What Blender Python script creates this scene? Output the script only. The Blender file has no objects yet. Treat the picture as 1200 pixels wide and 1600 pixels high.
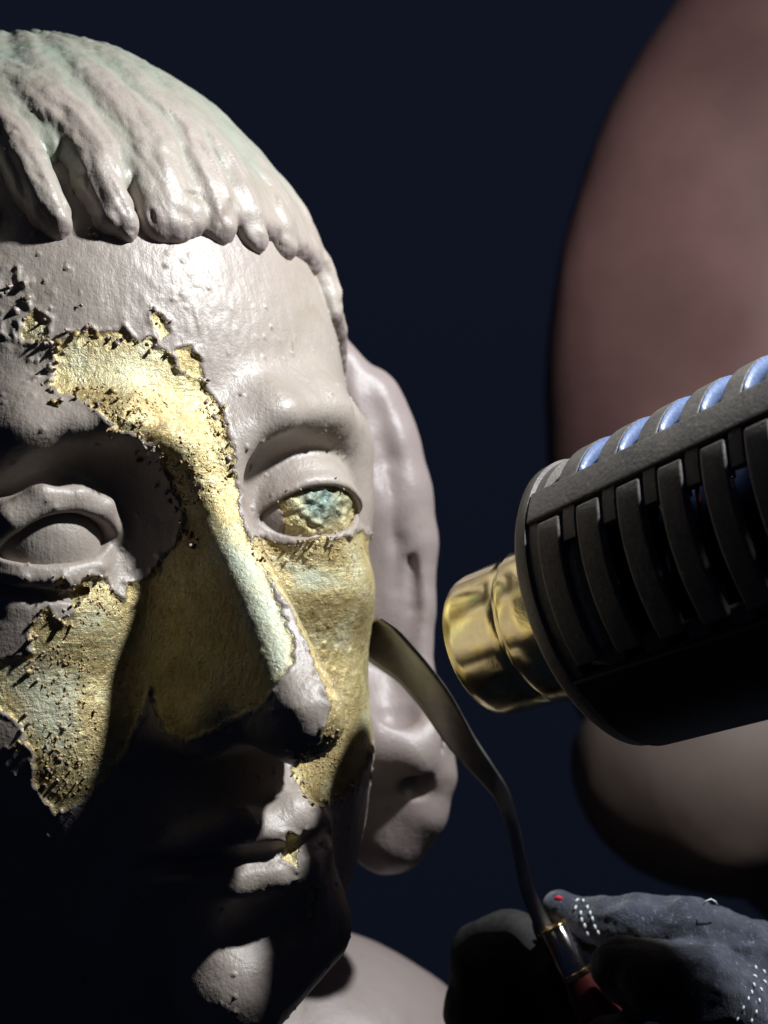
import bpy, math, random, os, time
import numpy as np
from mathutils import Vector, Matrix
T0 = time.time()
QUICK = os.environ.get('QK') == '1'
rng = np.random.default_rng(7)
random.seed(7)
scene = bpy.context.scene
COL = scene.collection
MM = 0.001
# ------------------------------------------------------------------ camera
CAMD = 500.0                      # mm from the lens to the plane of the brow
PXMM = 6.2                        # photograph pixels per mm at that plane
cam_d = bpy.data.cameras.new('camera'); cam = bpy.data.objects.new('camera', cam_d); COL.objects.link(cam)
cam.location = (0, -CAMD * MM, 0); cam.rotation_euler = (math.radians(90), 0, 0)
cam_d.sensor_fit = 'VERTICAL'; cam_d.sensor_height = 24.0
cam_d.lens = 24.0 * CAMD / (1600 / PXMM)
cam_d.clip_start = 0.01; cam_d.clip_end = 20
cam_d.dof.use_dof = True; cam_d.dof.focus_distance = 0.497; cam_d.dof.aperture_fstop = 9
scene.camera = cam
def P(px, py, y=0.0):
    """a point of the place, in mm, given where it shows and how deep (mm) it lies"""
    k = (CAMD + y) / (CAMD * PXMM)
    return np.array([(px - 600) * k, y, (800 - py) * k])
def to_px(V):
    k = CAMD * PXMM / (CAMD + V[:, 1])
    return 600 + V[:, 0] * k, 800 - V[:, 2] * k
# ------------------------------------------------------------------ world + lamps
w = bpy.data.worlds.new('World'); scene.world = w; w.use_nodes = True
bg = w.node_tree.nodes['Background']; bg.inputs[1].default_value = 1.0
_n = w.node_tree.nodes; _l = w.node_tree.links
_tc = _n.new('ShaderNodeTexCoord'); _sx = _n.new('ShaderNodeSeparateXYZ'); _mr = _n.new('ShaderNodeMapRange'); _cr = _n.new('ShaderNodeValToRGB')
_l.new(_tc.outputs['Generated'], _sx.inputs[0]); _l.new(_sx.outputs['Z'], _mr.inputs['Value']); _mr.inputs['From Min'].default_value = -0.5; _mr.inputs['From Max'].default_value = 0.5
_cr.color_ramp.elements[0].color = (0.0026, 0.0040, 0.0085, 1); _cr.color_ramp.elements[1].color = (0.0062, 0.0083, 0.0172, 1)
_l.new(_mr.outputs[0], _cr.inputs[0]); _l.new(_cr.outputs[0], bg.inputs[0])   # night
scene.view_settings.view_transform = 'Standard'; scene.view_settings.look = 'None'
scene.view_settings.exposure = 0.0; scene.view_settings.gamma = 1.0
LDIR = np.array([0.66, -0.18, 0.73]); LDIR /= np.linalg.norm(LDIR)
LAMP_TARGET = P(380, 820, 20)
LAMP_POS = LAMP_TARGET + LDIR * 400
def lamp(name, pos, target, size, power, col, shape='DISK', spread=180):
    d = bpy.data.lights.new(name, 'AREA'); d.shape = shape; d.size = size; d.energy = power; d.color = col
    d.spread = math.radians(spread)
    o = bpy.data.objects.new(name, d); COL.objects.link(o)
    o.location = Vector(pos * MM); o.rotation_euler = (Vector((target - pos) * MM)).to_track_quat('-Z', 'Y').to_euler()
    return o
lamp('work_lamp', LAMP_POS, LAMP_TARGET, 0.026, 3.7, (0.95, 0.98, 1.0))
scene.cycles.max_bounces = 6; scene.cycles.use_denoising = True
# ------------------------------------------------------------------ noise
def _h(ix, iy, iz, seed):
    with np.errstate(over='ignore'):
        n = (ix.astype(np.uint32) * np.uint32(374761393) + iy.astype(np.uint32) * np.uint32(668265263)
             + iz.astype(np.uint32) * np.uint32(2147483647 & 1274126177) + np.uint32(seed * 362437 + 97))
        n = (n ^ (n >> np.uint32(13))) * np.uint32(1274126177)
        n = n ^ (n >> np.uint32(16))
    return n.astype(np.float32) / np.float32(4294967295.0) * 2 - 1
def noise(V, scale, seed=0, octs=1):
    """value noise, -1..1, V in mm, scale = feature size in mm"""
    out = np.zeros(len(V), np.float32); amp = 1.0; tot = 0
    for o in range(octs):
        Q = (V / scale * (2 ** o) + 1000.37 + 17 * o).astype(np.float32)
        I = np.floor(Q).astype(np.int64); F = Q - I; F = F * F * (3 - 2 * F)
        r = 0
        for a in (0, 1):
            for b in (0, 1):
                for c in (0, 1):
                    wgt = (F[:, 0] if a else 1 - F[:, 0]) * (F[:, 1] if b else 1 - F[:, 1]) * (F[:, 2] if c else 1 - F[:, 2])
                    r = r + wgt * _h(I[:, 0] + a, I[:, 1] + b, I[:, 2] + c, seed + o * 7)
        out += r * amp; tot += amp; amp *= 0.5
    return out / tot
# ------------------------------------------------------------------ distance-field helpers (all mm)
def smin(a, b, k):
    h = np.maximum(k - np.abs(a - b), 0) / k
    return np.minimum(a, b) - h * h * k * 0.25
def smax(a, b, k): return -smin(-a, -b, k)
def ell(Q, c, r):
    D = [(Q[i] - c[i]) for i in range(3)]
    k0 = np.sqrt(sum((D[i] / r[i]) ** 2 for i in range(3)))
    k1 = np.sqrt(sum((D[i] / (r[i] * r[i])) ** 2 for i in range(3))) + 1e-6
    return k0 * (k0 - 1) / k1
def cap(Q, a, b, ra, rb):
    a = np.asarray(a, float); b = np.asarray(b, float); ba = b - a
    L = float((ba ** 2).sum()) + 1e-9
    t = np.clip(sum((Q[i] - a[i]) * ba[i] for i in range(3)) / L, 0, 1)
    d = np.sqrt(sum((Q[i] - a[i] - ba[i] * t) ** 2 for i in range(3)))
    return d - (ra + (rb - ra) * t)
def chain(Q, pts, rad, k=1.5):
    d = None
    for i in range(len(pts) - 1):
        e = cap(Q, pts[i], pts[i + 1], rad[i], rad[i + 1])
        d = e if d is None else smin(d, e, k)
    return d
def surf(f, lo, hi, h):
    """surface nets over the field f, evaluated only near the surface"""
    lo = np.asarray(lo, float); hi = np.asarray(hi, float); B = 8
    nb = np.ceil((hi - lo) / (h * B)).astype(int)
    n = nb * B
    cs = [lo[i] + (np.arange(nb[i]) + 0.5) * B * h - 0.5 * h for i in range(3)]
    C = np.meshgrid(*cs, indexing='ij')
    fc = f([c.ravel().astype(np.float32) for c in C]).reshape(nb)
    G = np.repeat(np.repeat(np.repeat(np.where(fc < 0, -9.0, 9.0).astype(np.float32), B, 0), B, 1), B, 2)
    act = np.argwhere(np.abs(fc) < B * h * 1.35)
    off = np.stack(np.meshgrid(*[np.arange(B)] * 3, indexing='ij'), -1).reshape(-1, 3)
    for s in range(0, len(act), 3000):
        a = act[s:s + 3000]
        idx = (a[:, None, :] * B + off[None]).reshape(-1, 3)
        q = [(lo[i] + idx[:, i] * h).astype(np.float32) for i in range(3)]
        G[idx[:, 0], idx[:, 1], idx[:, 2]] = f(q)
    S = G < 0
    m = [slice(None, -1), slice(1, None)]
    anyS = np.zeros(tuple(n - 1), bool); allS = np.ones(tuple(n - 1), bool)
    for a in (0, 1):
        for b in (0, 1):
            for c in (0, 1):
                v = S[m[a], m[b], m[c]]; anyS |= v; allS &= v
    cells = np.argwhere(anyS & ~allS)
    vid = -np.ones(tuple(n - 1), np.int32); vid[cells[:, 0], cells[:, 1], cells[:, 2]] = np.arange(len(cells))
    corners = np.array([(a, b, c) for a in (0, 1) for b in (0, 1) for c in (0, 1)])
    val = np.stack([G[cells[:, 0] + c[0], cells[:, 1] + c[1], cells[:, 2] + c[2]] for c in corners], 1)
    acc = np.zeros((len(cells), 3)); cnt = np.zeros(len(cells))
    for i in range(8):
        for j in range(i + 1, 8):
            if abs(corners[i] - corners[j]).sum() != 1: continue
            vi, vj = val[:, i], val[:, j]; x = (vi < 0) != (vj < 0)
            t = np.where(x, vi / np.where(x, vi - vj, 1), 0)
            acc += np.where(x[:, None], corners[i] + (corners[j] - corners[i]) * t[:, None], 0); cnt += x
    V = lo + (cells + acc / cnt[:, None]) * h
    quads = []
    for ax in range(3):
        u, v = [(1, 2), (2, 0), (0, 1)][ax]
        sl0 = [slice(1, -1)] * 3; sl1 = [slice(1, -1)] * 3
        sl0[ax] = slice(0, -1); sl1[ax] = slice(1, None)
        A = S[tuple(sl0)]; Bn = S[tuple(sl1)]
        e = np.argwhere(A != Bn); 
        if not len(e): continue
        base = e + 1; base[:, ax] -= 1
        inside = A[e[:, 0], e[:, 1], e[:, 2]]
        q = []
        for du, dv in ((-1, -1), (0, -1), (0, 0), (-1, 0)):
            p = base.copy(); p[:, u] += du; p[:, v] += dv
            q.append(vid[p[:, 0], p[:, 1], p[:, 2]])
        q = np.stack(q, 1); q[~inside] = q[~inside][:, ::-1]
        quads.append(q)
    Q = np.concatenate(quads); Q = Q[(Q >= 0).all(1)]
    return V, Q
def relax(V, Q, it=2):
    """even the quads out along the surface a little"""
    for _ in range(it):
        acc = np.zeros_like(V); cnt = np.zeros(len(V))
        for i in range(4):
            a = Q[:, i]; b = Q[:, (i + 1) % 4]
            for k in range(3):
                acc[:, k] += np.bincount(a, V[b, k], len(V)) + np.bincount(b, V[a, k], len(V))
            cnt += np.bincount(a, None, len(V)) + np.bincount(b, None, len(V))
        V = V * 0.5 + 0.5 * acc / np.maximum(cnt, 1)[:, None]
    return V
def normals(V, Q):
    n = np.cross(V[Q[:, 2]] - V[Q[:, 0]], V[Q[:, 3]] - V[Q[:, 1]])
    N = np.zeros_like(V)
    for i in range(4):
        for k in range(3): N[:, k] += np.bincount(Q[:, i], n[:, k], len(V))
    return N / (np.linalg.norm(N, axis=1)[:, None] + 1e-9)
# ------------------------------------------------------------------ objects
def thing(name, label, cat, loc_mm=(0, 0, 0), group=None):
    o = bpy.data.objects.new(name, None); COL.objects.link(o)
    o.location = Vector(loc_mm) * MM; o.empty_display_size = 0.01
    o['label'] = label; o['category'] = cat
    if group: o['group'] = group
    o['_b'] = [float(v) for v in loc_mm]
    return o
def base_of(p):
    b = np.zeros(3)
    while p is not None:
        b += np.array(p.location) / MM; p = p.parent
    return b
def mesh_of(name, V, F, mat, smooth=True, base=np.zeros(3), attrs=None):
    me = bpy.data.meshes.new(name)
    V = (np.asarray(V, float) - base) * MM
    if isinstance(F, np.ndarray):
        me.vertices.add(len(V)); me.vertices.foreach_set('co', V.astype(np.float32).ravel())
        nf, k = F.shape
        me.loops.add(nf * k); me.loops.foreach_set('vertex_index', F.astype(np.int32).ravel())
        me.polygons.add(nf); me.polygons.foreach_set('loop_start', np.arange(nf, dtype=np.int32) * k)
        me.update(calc_edges=True)
    else:
        me.from_pydata([tuple(v) for v in V], [], [tuple(f) for f in F]); me.update()
    me.polygons.foreach_set('use_smooth', np.full(len(me.polygons), smooth))
    for k, v in (attrs or {}).items():
        a = me.attributes.new(k, 'FLOAT', 'POINT'); a.data.foreach_set('value', v.astype(np.float32))
    if mat: me.materials.append(mat)
    return me
def part(name, V, F, mat, parent=None, smooth=True, label=None, attrs=None, kind=None):
    me = mesh_of(name, V, F, mat, smooth, base_of(parent), attrs)
    o = bpy.data.objects.new(name, me); COL.objects.link(o); o.parent = parent
    if label: o['label'] = label
    if kind: o['kind'] = kind
    return o
# ------------------------------------------------------------------ materials
def mat(name, col=(0.5, 0.5, 0.5), rough=0.5, metal=0.0, spec=0.5):
    m = bpy.data.materials.new(name); m.use_nodes = True
    b = m.node_tree.nodes['Principled BSDF']
    b.inputs['Base Color'].default_value = (*col, 1); b.inputs['Roughness'].default_value = rough
    b.inputs['Metallic'].default_value = metal; b.inputs['Specular IOR Level'].default_value = spec
    return m, m.node_tree.nodes, m.node_tree.links, b
def N_(nodes, t, **kw):
    n = nodes.new(t)
    for k, v in kw.items():
        if k in n.inputs: n.inputs[k].default_value = v
        else: setattr(n, k, v)
    return n
def noise_node(nodes, links, scale, detail=4, rough=0.55, coord=None, dist=0.0):
    n = nodes.new('ShaderNodeTexNoise'); n.inputs['Scale'].default_value = scale; n.inputs['Detail'].default_value = detail
    n.inputs['Roughness'].default_value = rough; n.inputs['Distortion'].default_value = dist
    if coord is not None: links.new(coord, n.inputs['Vector'])
    return n
def ramp(nodes, links, src, stops):
    r = nodes.new('ShaderNodeValToRGB'); e = r.color_ramp.elements
    while len(e) < len(stops): e.new(0.5)
    for i, (p, c) in enumerate(stops): e[i].position = p; e[i].color = (*c, 1) if len(c) == 3 else c
    links.new(src, r.inputs[0]); return r
def mixc(nodes, links, fac, a, b, mode='MIX'):
    m = nodes.new('ShaderNodeMix'); m.data_type = 'RGBA'; m.blend_type = mode
    for s, v in ((0, fac), (6, a), (7, b)):
        if hasattr(v, 'links') or hasattr(v, 'is_output'): links.new(v, m.inputs[s])
        else: m.inputs[s].default_value = v if s == 0 else (*v, 1)
    return m.outputs[2]
def mth(nodes, links, op, a, b=None, c=None, clamp=False):
    m = nodes.new('ShaderNodeMath'); m.operation = op; m.use_clamp = clamp
    for i, v in enumerate((a, b, c)):
        if v is None: continue
        if hasattr(v, 'is_output'): links.new(v, m.inputs[i])
        else: m.inputs[i].default_value = v
    return m.outputs[0]
def bump(nodes, links, b, src, strength, dist, prev=None):
    n = nodes.new('ShaderNodeBump'); n.inputs['Strength'].default_value = strength; n.inputs['Distance'].default_value = dist
    links.new(src, n.inputs['Height'])
    if prev is not None: links.new(prev, n.inputs['Normal'])
    links.new(n.outputs[0], b.inputs['Normal']); return n.outputs[0]
def obj_coord(nodes): return nodes.new('ShaderNodeTexCoord').outputs['Object']

PAINT = (0.40, 0.335, 0.325)
def paint_layers(name, with_gold=True):
    """mauve-grey house paint; attribute 'gold' (mm, >0 inside) is where it has been stripped to the gilding"""
    m, nd, ln, b = mat(name, PAINT, 0.42)
    co = obj_coord(nd)
    n1 = noise_node(nd, ln, 22, 5, 0.6, co); n2 = noise_node(nd, ln, 400, 3, 0.6, co); n3 = noise_node(nd, ln, 1100, 3, 0.6, co)
    c = mixc(nd, ln, ramp(nd, ln, n1.outputs[0], [(0.3, (0, 0, 0)), (0.7, (1, 1, 1))]).outputs[0], (0.345, 0.302, 0.26), (0.26, 0.213, 0.188))
    # green corrosion that shows through in the furrows
    ga = N_(nd, 'ShaderNodeAttribute', attribute_name='green').outputs['Fac']
    gm = mth(nd, ln, 'MULTIPLY', ga, mth(nd, ln, 'ADD', n1.outputs[0], mth(nd, ln, 'MULTIPLY', n2.outputs[0], 0.6)))
    c = mixc(nd, ln, mth(nd, ln, 'MULTIPLY', gm, 1.0, clamp=True), c, (0.22, 0.25, 0.20))
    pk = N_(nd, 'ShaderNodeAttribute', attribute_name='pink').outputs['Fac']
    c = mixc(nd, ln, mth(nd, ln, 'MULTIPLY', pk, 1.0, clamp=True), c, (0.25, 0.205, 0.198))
    gr = noise_node(nd, ln, 48, 6, 0.68, co, 0.5)
    c = mixc(nd, ln, mth(nd, ln, 'MULTIPLY', ramp(nd, ln, gr.outputs[0], [(0.50, (0, 0, 0)), (0.68, (1, 1, 1))]).outputs[0], 0.45), c, (0.24, 0.20, 0.155))
    spk = ramp(nd, ln, noise_node(nd, ln, 260, 2, 0.5, co).outputs[0], [(0.70, (0, 0, 0)), (0.76, (1, 1, 1))])
    c = mixc(nd, ln, mth(nd, ln, 'MULTIPLY', spk.outputs[0], 0.35), c, (0.12, 0.09, 0.08))
    rgh = mth(nd, ln, 'ADD', 0.38, mth(nd, ln, 'MULTIPLY', n1.outputs[0], 0.16))
    if with_gold:
        at = N_(nd, 'ShaderNodeAttribute', attribute_name='gold').outputs['Fac']
        nn = noise_node(nd, ln, 520, 4, 0.65, co)
        d = mth(nd, ln, 'ADD', at, mth(nd, ln, 'MULTIPLY', mth(nd, ln, 'SUBTRACT', nn.outputs[0], 0.5), 2.6))
        msk = mth(nd, ln, 'MULTIPLY', mth(nd, ln, 'ADD', d, 0.10), 5.0, clamp=True)
        g1 = noise_node(nd, ln, 90, 6, 0.62, co); g2 = noise_node(nd, ln, 700, 4, 0.7, co, 0.6)
        mp = nd.new('ShaderNodeMapping'); mp.inputs['Scale'].default_value = (160, 160, 1300); mp.inputs['Rotation'].default_value = (0, 0.35, 0)
        ln.new(co, mp.inputs['Vector']); g3 = noise_node(nd, ln, 1.0, 3, 0.6, mp.outputs[0])
        gold = ramp(nd, ln, g1.outputs[0], [(0.30, (0.21, 0.135, 0.055)), (0.41, (0.41, 0.31, 0.13)), (0.55, (0.53, 0.435, 0.21)), (0.68, (0.64, 0.59, 0.38))]).outputs[0]
        crust = ramp(nd, ln, g2.outputs[0], [(0.34, (0.50, 0.38, 0.26)), (0.42, (1, 1, 1)), (0.58, (1, 1, 1)), (0.70, (1.35, 1.3, 1.2))]).outputs[0]
        gold = mixc(nd, ln, 0.8, gold, crust, 'MULTIPLY')
        g4 = noise_node(nd, ln, 45, 3, 0.5, co)
        patch = ramp(nd, ln, g4.outputs[0], [(0.42, (0, 0, 0)), (0.60, (1, 1, 1))]).outputs[0]
        g3m = mth(nd, ln, 'ADD', 0.5, mth(nd, ln, 'MULTIPLY', mth(nd, ln, 'SUBTRACT', g3.outputs[0], 0.5), patch))
        gold = mixc(nd, ln, mth(nd, ln, 'MULTIPLY', ramp(nd, ln, g3m, [(0.45, (0, 0, 0)), (0.65, (1, 1, 1))]).outputs[0], 0.4), gold, (0.54, 0.52, 0.30))
        vo = nd.new('ShaderNodeTexVoronoi'); vm = nd.new('ShaderNodeMapping'); vm.inputs['Scale'].default_value = (620, 620, 330); vm.inputs['Rotation'].default_value = (0, 0.3, 0)
        ln.new(co, vm.inputs['Vector']); ln.new(vm.outputs[0], vo.inputs['Vector']); vo.inputs['Scale'].default_value = 1.0
        fl = mth(nd, ln, 'MULTIPLY', ramp(nd, ln, vo.outputs['Distance'], [(0.16, (1, 1, 1)), (0.30, (0, 0, 0))]).outputs[0], ramp(nd, ln, noise_node(nd, ln, 150, 3, 0.6, co).outputs[0], [(0.48, (0, 0, 0)), (0.60, (1, 1, 1))]).outputs[0])
        gold = mixc(nd, ln, mth(nd, ln, 'MULTIPLY', fl, 0.75), gold, (0.23, 0.16, 0.10))
        fl2 = mth(nd, ln, 'MULTIPLY', ramp(nd, ln, vo.outputs['Distance'], [(0.12, (1, 1, 1)), (0.24, (0, 0, 0))]).outputs[0], ramp(nd, ln, noise_node(nd, ln, 170, 3, 0.6, co, 0.3).outputs[0], [(0.56, (0, 0, 0)), (0.62, (1, 1, 1))]).outputs[0])
        gold = mixc(nd, ln, mth(nd, ln, 'MULTIPLY', fl2, 0.8), gold, (0.66, 0.60, 0.46))
        pa = N_(nd, 'ShaderNodeAttribute', attribute_name='pale').outputs['Fac']
        pm = mth(nd, ln, 'MULTIPLY', pa, mth(nd, ln, 'ADD', g1.outputs[0], mth(nd, ln, 'MULTIPLY', g3.outputs[0], 0.7)), clamp=True)
        gold = mixc(nd, ln, pm, gold, (0.52, 0.56, 0.43))
        # small islands of paint left on the gilding
        isl = noise_node(nd, ln, 240, 4, 0.7, co, 0.4)
        il = ramp(nd, ln, isl.outputs[0], [(0.655, (0, 0, 0)), (0.675, (1, 1, 1))]).outputs[0]
        gold = mixc(nd, ln, mth(nd, ln, 'MULTIPLY', il, 0.85), gold, (0.47, 0.40, 0.36))
        rim = mth(nd, ln, 'MULTIPLY', mth(nd, ln, 'SUBTRACT', 1.0, mth(nd, ln, 'MULTIPLY', mth(nd, ln, 'ABSOLUTE', d), 3.0), clamp=True), 0.55)
        c = mixc(nd, ln, msk, c, gold)
        c = mixc(nd, ln, rim, c, (0.22, 0.14, 0.09))
        ta = N_(nd, 'ShaderNodeAttribute', attribute_name='teal').outputs['Fac']
        c = mixc(nd, ln, mth(nd, ln, 'MULTIPLY', ta, mth(nd, ln, 'MULTIPLY', g2.outputs[0], 1.7), clamp=True), c, (0.10, 0.17, 0.16))
        ln.new(mth(nd, ln, 'MULTIPLY', msk, mth(nd, ln, 'MULTIPLY', 0.45, mth(nd, ln, 'SUBTRACT', 1.0, pm))), b.inputs['Metallic'])
        rgh = mth(nd, ln, 'ADD', rgh, mth(nd, ln, 'MULTIPLY', msk, 0.04))
        bm_ = nd.new('ShaderNodeMapping'); bm_.inputs['Scale'].default_value = (700, 700, 120); bm_.inputs['Rotation'].default_value = (0, -0.6, 0)
        ln.new(co, bm_.inputs['Vector']); bn = noise_node(nd, ln, 1.0, 3, 0.6, bm_.outputs[0])
        bh = mth(nd, ln, 'ADD', mth(nd, ln, 'ADD', mth(nd, ln, 'MULTIPLY', n3.outputs[0], 0.25), mth(nd, ln, 'MULTIPLY', bn.outputs[0], 0.25)), mth(nd, ln, 'MULTIPLY', msk, mth(nd, ln, 'SUBTRACT', mth(nd, ln, 'ADD', mth(nd, ln, 'ADD', mth(nd, ln, 'MULTIPLY', g2.outputs[0], 0.75), mth(nd, ln, 'MULTIPLY', fl2, 0.25)), mth(nd, ln, 'MULTIPLY', g3m, 0.35)), 1.0)))
        bump(nd, ln, b, bh, 1.0, 0.0006)
    else:
        br = N_(nd, 'ShaderNodeMapping'); br.inputs['Scale'].default_value = (500, 500, 90); ln.new(co, br.inputs['Vector'])
        bn = noise_node(nd, ln, 1.0, 3, 0.6, br.outputs[0])
        bump(nd, ln, b, mth(nd, ln, 'ADD', mth(nd, ln, 'MULTIPLY', bn.outputs[0], 0.5), mth(nd, ln, 'MULTIPLY', n3.outputs[0], 0.5)), 0.7, 0.0004)
    ln.new(c, b.inputs['Base Color']); ln.new(rgh, b.inputs['Roughness'])
    return m
M_skin = paint_layers('peeling_paint', True)
M_hair = paint_layers('brushed_paint', False)
def simple(name, col, rough, metal=0.0, spec=0.5, nscale=300, var=0.25, bmp=0.3, bd=0.0003, dust=None):
    m, nd, ln, b = mat(name, col, rough, metal, spec)
    co = obj_coord(nd); n = noise_node(nd, ln, nscale, 5, 0.6, co)
    lo = tuple(x * (1 - var) for x in col); hi = tuple(min(1, x * (1 + var)) for x in col)
    c = ramp(nd, ln, n.outputs[0], [(0.3, lo), (0.7, hi)]).outputs[0]
    if dust:
        dn = noise_node(nd, ln, 55, 6, 0.7, co)
        c = mixc(nd, ln, mth(nd, ln, 'MULTIPLY', ramp(nd, ln, dn.outputs[0], [(0.42, (0, 0, 0)), (0.75, (1, 1, 1))]).outputs[0], dust[1]), c, dust[0])
        sp = ramp(nd, ln, noise_node(nd, ln, 900, 2, 0.5, co).outputs[0], [(0.70, (0, 0, 0)), (0.74, (1, 1, 1))])
        c = mixc(nd, ln, mth(nd, ln, 'MULTIPLY', sp.outputs[0], 0.6), c, dust[0])
    ln.new(c, b.inputs['Base Color'])
    ln.new(mth(nd, ln, 'ADD', rough - 0.06, mth(nd, ln, 'MULTIPLY', n.outputs[0], 0.12)), b.inputs['Roughness'])
    bump(nd, ln, b, n.outputs[0], bmp, bd)
    return m
# ================================================================== STATUE
YAW = math.radians(35); ROLL = math.radians(6)
E0 = P(332, 805, 0)
Ry = np.array([[math.cos(YAW), -math.sin(YAW), 0], [math.sin(YAW), math.cos(YAW), 0], [0, 0, 1.0]])   # columns: x_h, y_h, z_h
Rr = np.array([[math.cos(ROLL), 0, -math.sin(ROLL)], [0, 1, 0], [math.sin(ROLL), 0, math.cos(ROLL)]])
RH = Rr @ Ry
def h2w(V): return np.asarray(V) @ RH.T + E0
def w2h(V): return (np.asarray(V) - E0) @ RH
SK_C = np.array([0, 88, 30.0]); SK_R = np.array([86, 87, 108.0])
def on_skull(px, py, grow=0.0, C=SK_C, R=SK_R):
    """head-frame point where the sight line through a picture point meets the skull (grown by grow mm)"""
    o = w2h(np.array([[0, -CAMD, 0]]))[0]; d = w2h(P(px, py, 0)[None])[0] - o
    r = R + grow; a = ((d / r) ** 2).sum(); b = 2 * (((o - C) / r) * (d / r)).sum(); c = (((o - C) / r) ** 2).sum() - 1
    disc = b * b - 4 * a * c
    t = (-b - math.sqrt(disc)) / (2 * a) if disc > 0 else -b / (2 * a)
    return o + d * t
def head_f(Q):
    x, y, z = Q; ax = np.sqrt(x * x + 0.4); A = [ax, y, z]
    d = ell(Q, SK_C, SK_R)
    d = smin(d, ell(Q, (-2, 68, -65), (76, 65, 85)), 18)                  # face block
    d = smin(d, ell(A, (42, 38, -29), (24, 25, 21)), 14)                 # cheekbone
    d = smin(d, ell(A, (33, 36, -58), (24, 26, 26)), 14)                 # cheek fullness
    d = smin(d, ell(Q, (-50, 34, -42), (24, 23, 26)), 14)               # near cheek
    d = smin(d, ell(Q, (0, 14, -88), (29, 26, 28)), 11)                  # muzzle
    d = smin(d, cap(Q, (-8, 2, -119), (19, 9, -109), 15, 13), 11)                 # chin
    d = smin(d, cap(Q, (-10, 80, -90), (-22, 84, -230), 42, 44), 14)         # neck
    # brow ridge
    d = smin(d, chain(A, [(6, 2, 16), (22, 2, 22), (42, 12, 23), (62, 30, 17)], [6, 8, 9, 8], 4), 12)
    d = smin(d, ell(A, (57, 34, 0), (12, 14, 19)), 10)                   # outer rim of the socket
    # eye socket
    d = smax(d, -ell(A, (34, -3, 5), (25, 15.5, 14)), 10)
    # eyelids
    axe = np.sqrt((x + 2) ** 2 + 0.4)
    ex, ey, ez = 37.5, 22.5, -2
    sp = np.sqrt((axe - ex) ** 2 + (y - ey) ** 2 + (z - ez) ** 2)
    u = (axe - 37.5) / 18.5
    zu = ez + 8.0 * (1 - np.abs(u) ** 2.2) ; zl = ez - 7.0 * (1 - np.abs(u) ** 2.4)
    opening = np.maximum(z - zu, zl - z)
    lid = sp - np.where(z > ez, 20.6, 20.0)
    lid = smax(lid, (ez - 12.5) - z, 4)
    lid = smax(lid, np.where(y < ey, -opening * 0.9, 5.0).astype(np.float32), 1.6)
    d = smin(d, np.where(axe > 12, lid, 9).astype(np.float32), 3.0)
    rim = np.sqrt((sp - 20.0) ** 2 + (z - zu - 0.6) ** 2 * 0.8) - np.where(x > 0, 1.5, 1.9)
    d = smin(d, np.where((np.abs(u) < 1.02) & (y < ey), rim, 9).astype(np.float32), 1.5)
    d = smin(d, ell(A, (37, 21, -21), (20, 15, 12)), 12)                  # under the eye
    # heavy folded lids of the near eye
    def on_eye(pts, R_): return [(-(a_ - ex) - ex - 2, ey - math.sqrt(max(R_ * R_ - (a_ - ex) ** 2 - (b_ - ez) ** 2, 1.0)), b_) for a_, b_ in pts]
    near = x < -6
    if near.any():
        qn = [c_[near] for c_ in Q]; dn = d[near]
        dn = smin(dn, chain(qn, on_eye([(57, -6), (50, 4), (42, 8.6), (33, 8.6), (25, 4.5), (19, -2), (16.5, -6)], 21.0), [2.2, 3.0, 3.4, 3.2, 2.9, 2.5, 1.8], 1.5), 2.5)
        dn = smin(dn, chain(qn, on_eye([(56, -7), (48, -10.5), (38, -11.5), (28, -10), (20, -7.5)], 20.6), [1.2, 1.6, 1.6, 1.6, 1.2], 1), 1.2)
        dn = smax(dn, -chain(qn, on_eye([(54, -12), (46, -15), (36, -16), (27, -14)], 21.5), [1.0, 1.8, 1.8, 0.8], 1), 2)
        dn = smin(dn, chain(qn, on_eye([(50, -17), (40, -20), (29, -18.5), (19, -13)], 22.4), [2.0, 3.2, 3.4, 2.4], 1.5), 3)
        dn = smax(dn, -chain(qn, [(-20, 3, 11), (-30, 1, 13.5), (-44, 7, 13), (-54, 17, 9)], [1.0, 1.8, 1.8, 1.0], 1), 4)
        d[near] = dn
    # nose
    yr = np.interp(z, [-64, -54, -47, -20, 0, 12, 24], [-34, -40, -40.5, -24, -9.5, -4, 2]).astype(np.float32)
    wr = np.interp(z, [-56, -44, -25, 0, 14, 26], [7.0, 7.0, 5.8, 5.0, 7.5, 14]).astype(np.float32)
    side = (ax - wr - (y - yr) * 0.36) * 0.93
    front = (yr - y) * 0.88
    under = ((-58.0 + (y + 34) * 0.02) - z)
    nose = smax(smax(side, front, 4), under, 8)
    nose = smax(nose, z - 26, 14); nose = smax(nose, y - 25, 3)
    nose = smin(nose, ell(A, (13.6, -8, -50.5), (7, 12, 8)), 5)        # wings
    nose = smin(nose, ell(Q, (0, -31, -51), (9.5, 11, 10.5)), 5)
    d = smin(d, nose, 7)
    d = smax(d, -ell(A, (7.5, -18, -61), (4.2, 8, 5)), 3)                # nostrils
    # mouth
    d = smin(d, chain(A, [(0, -10.5, -79), (8, -9, -77.5), (17, -3, -80.5), (26, 7, -84)], [5.6, 6.0, 4.9, 2.2], 2), 3)
    d = smin(d, chain(A, [(0, -9, -90.5), (9, -7, -90.5), (18, -1, -88), (25, 6, -85)], [7.0, 6.6, 4.8, 2.2], 2), 3)
    d = smax(d, -chain(A, [(0, -15.5, -84.8), (10, -13, -84.2), (18, -6.5, -84.6), (28, 3, -84.5)], [1.8, 1.8, 1.9, 2.2], 1), 2.5)
    d = smax(d, -cap(Q, (0, -12, -66), (0, -17, -73), 2.6, 3.2), 5)
    d = smax(d, -ell(A, (0, -14, -102), (18, 9, 5.5)), 6)
    return d
HV = 1.1 if QUICK else 0.62
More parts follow.
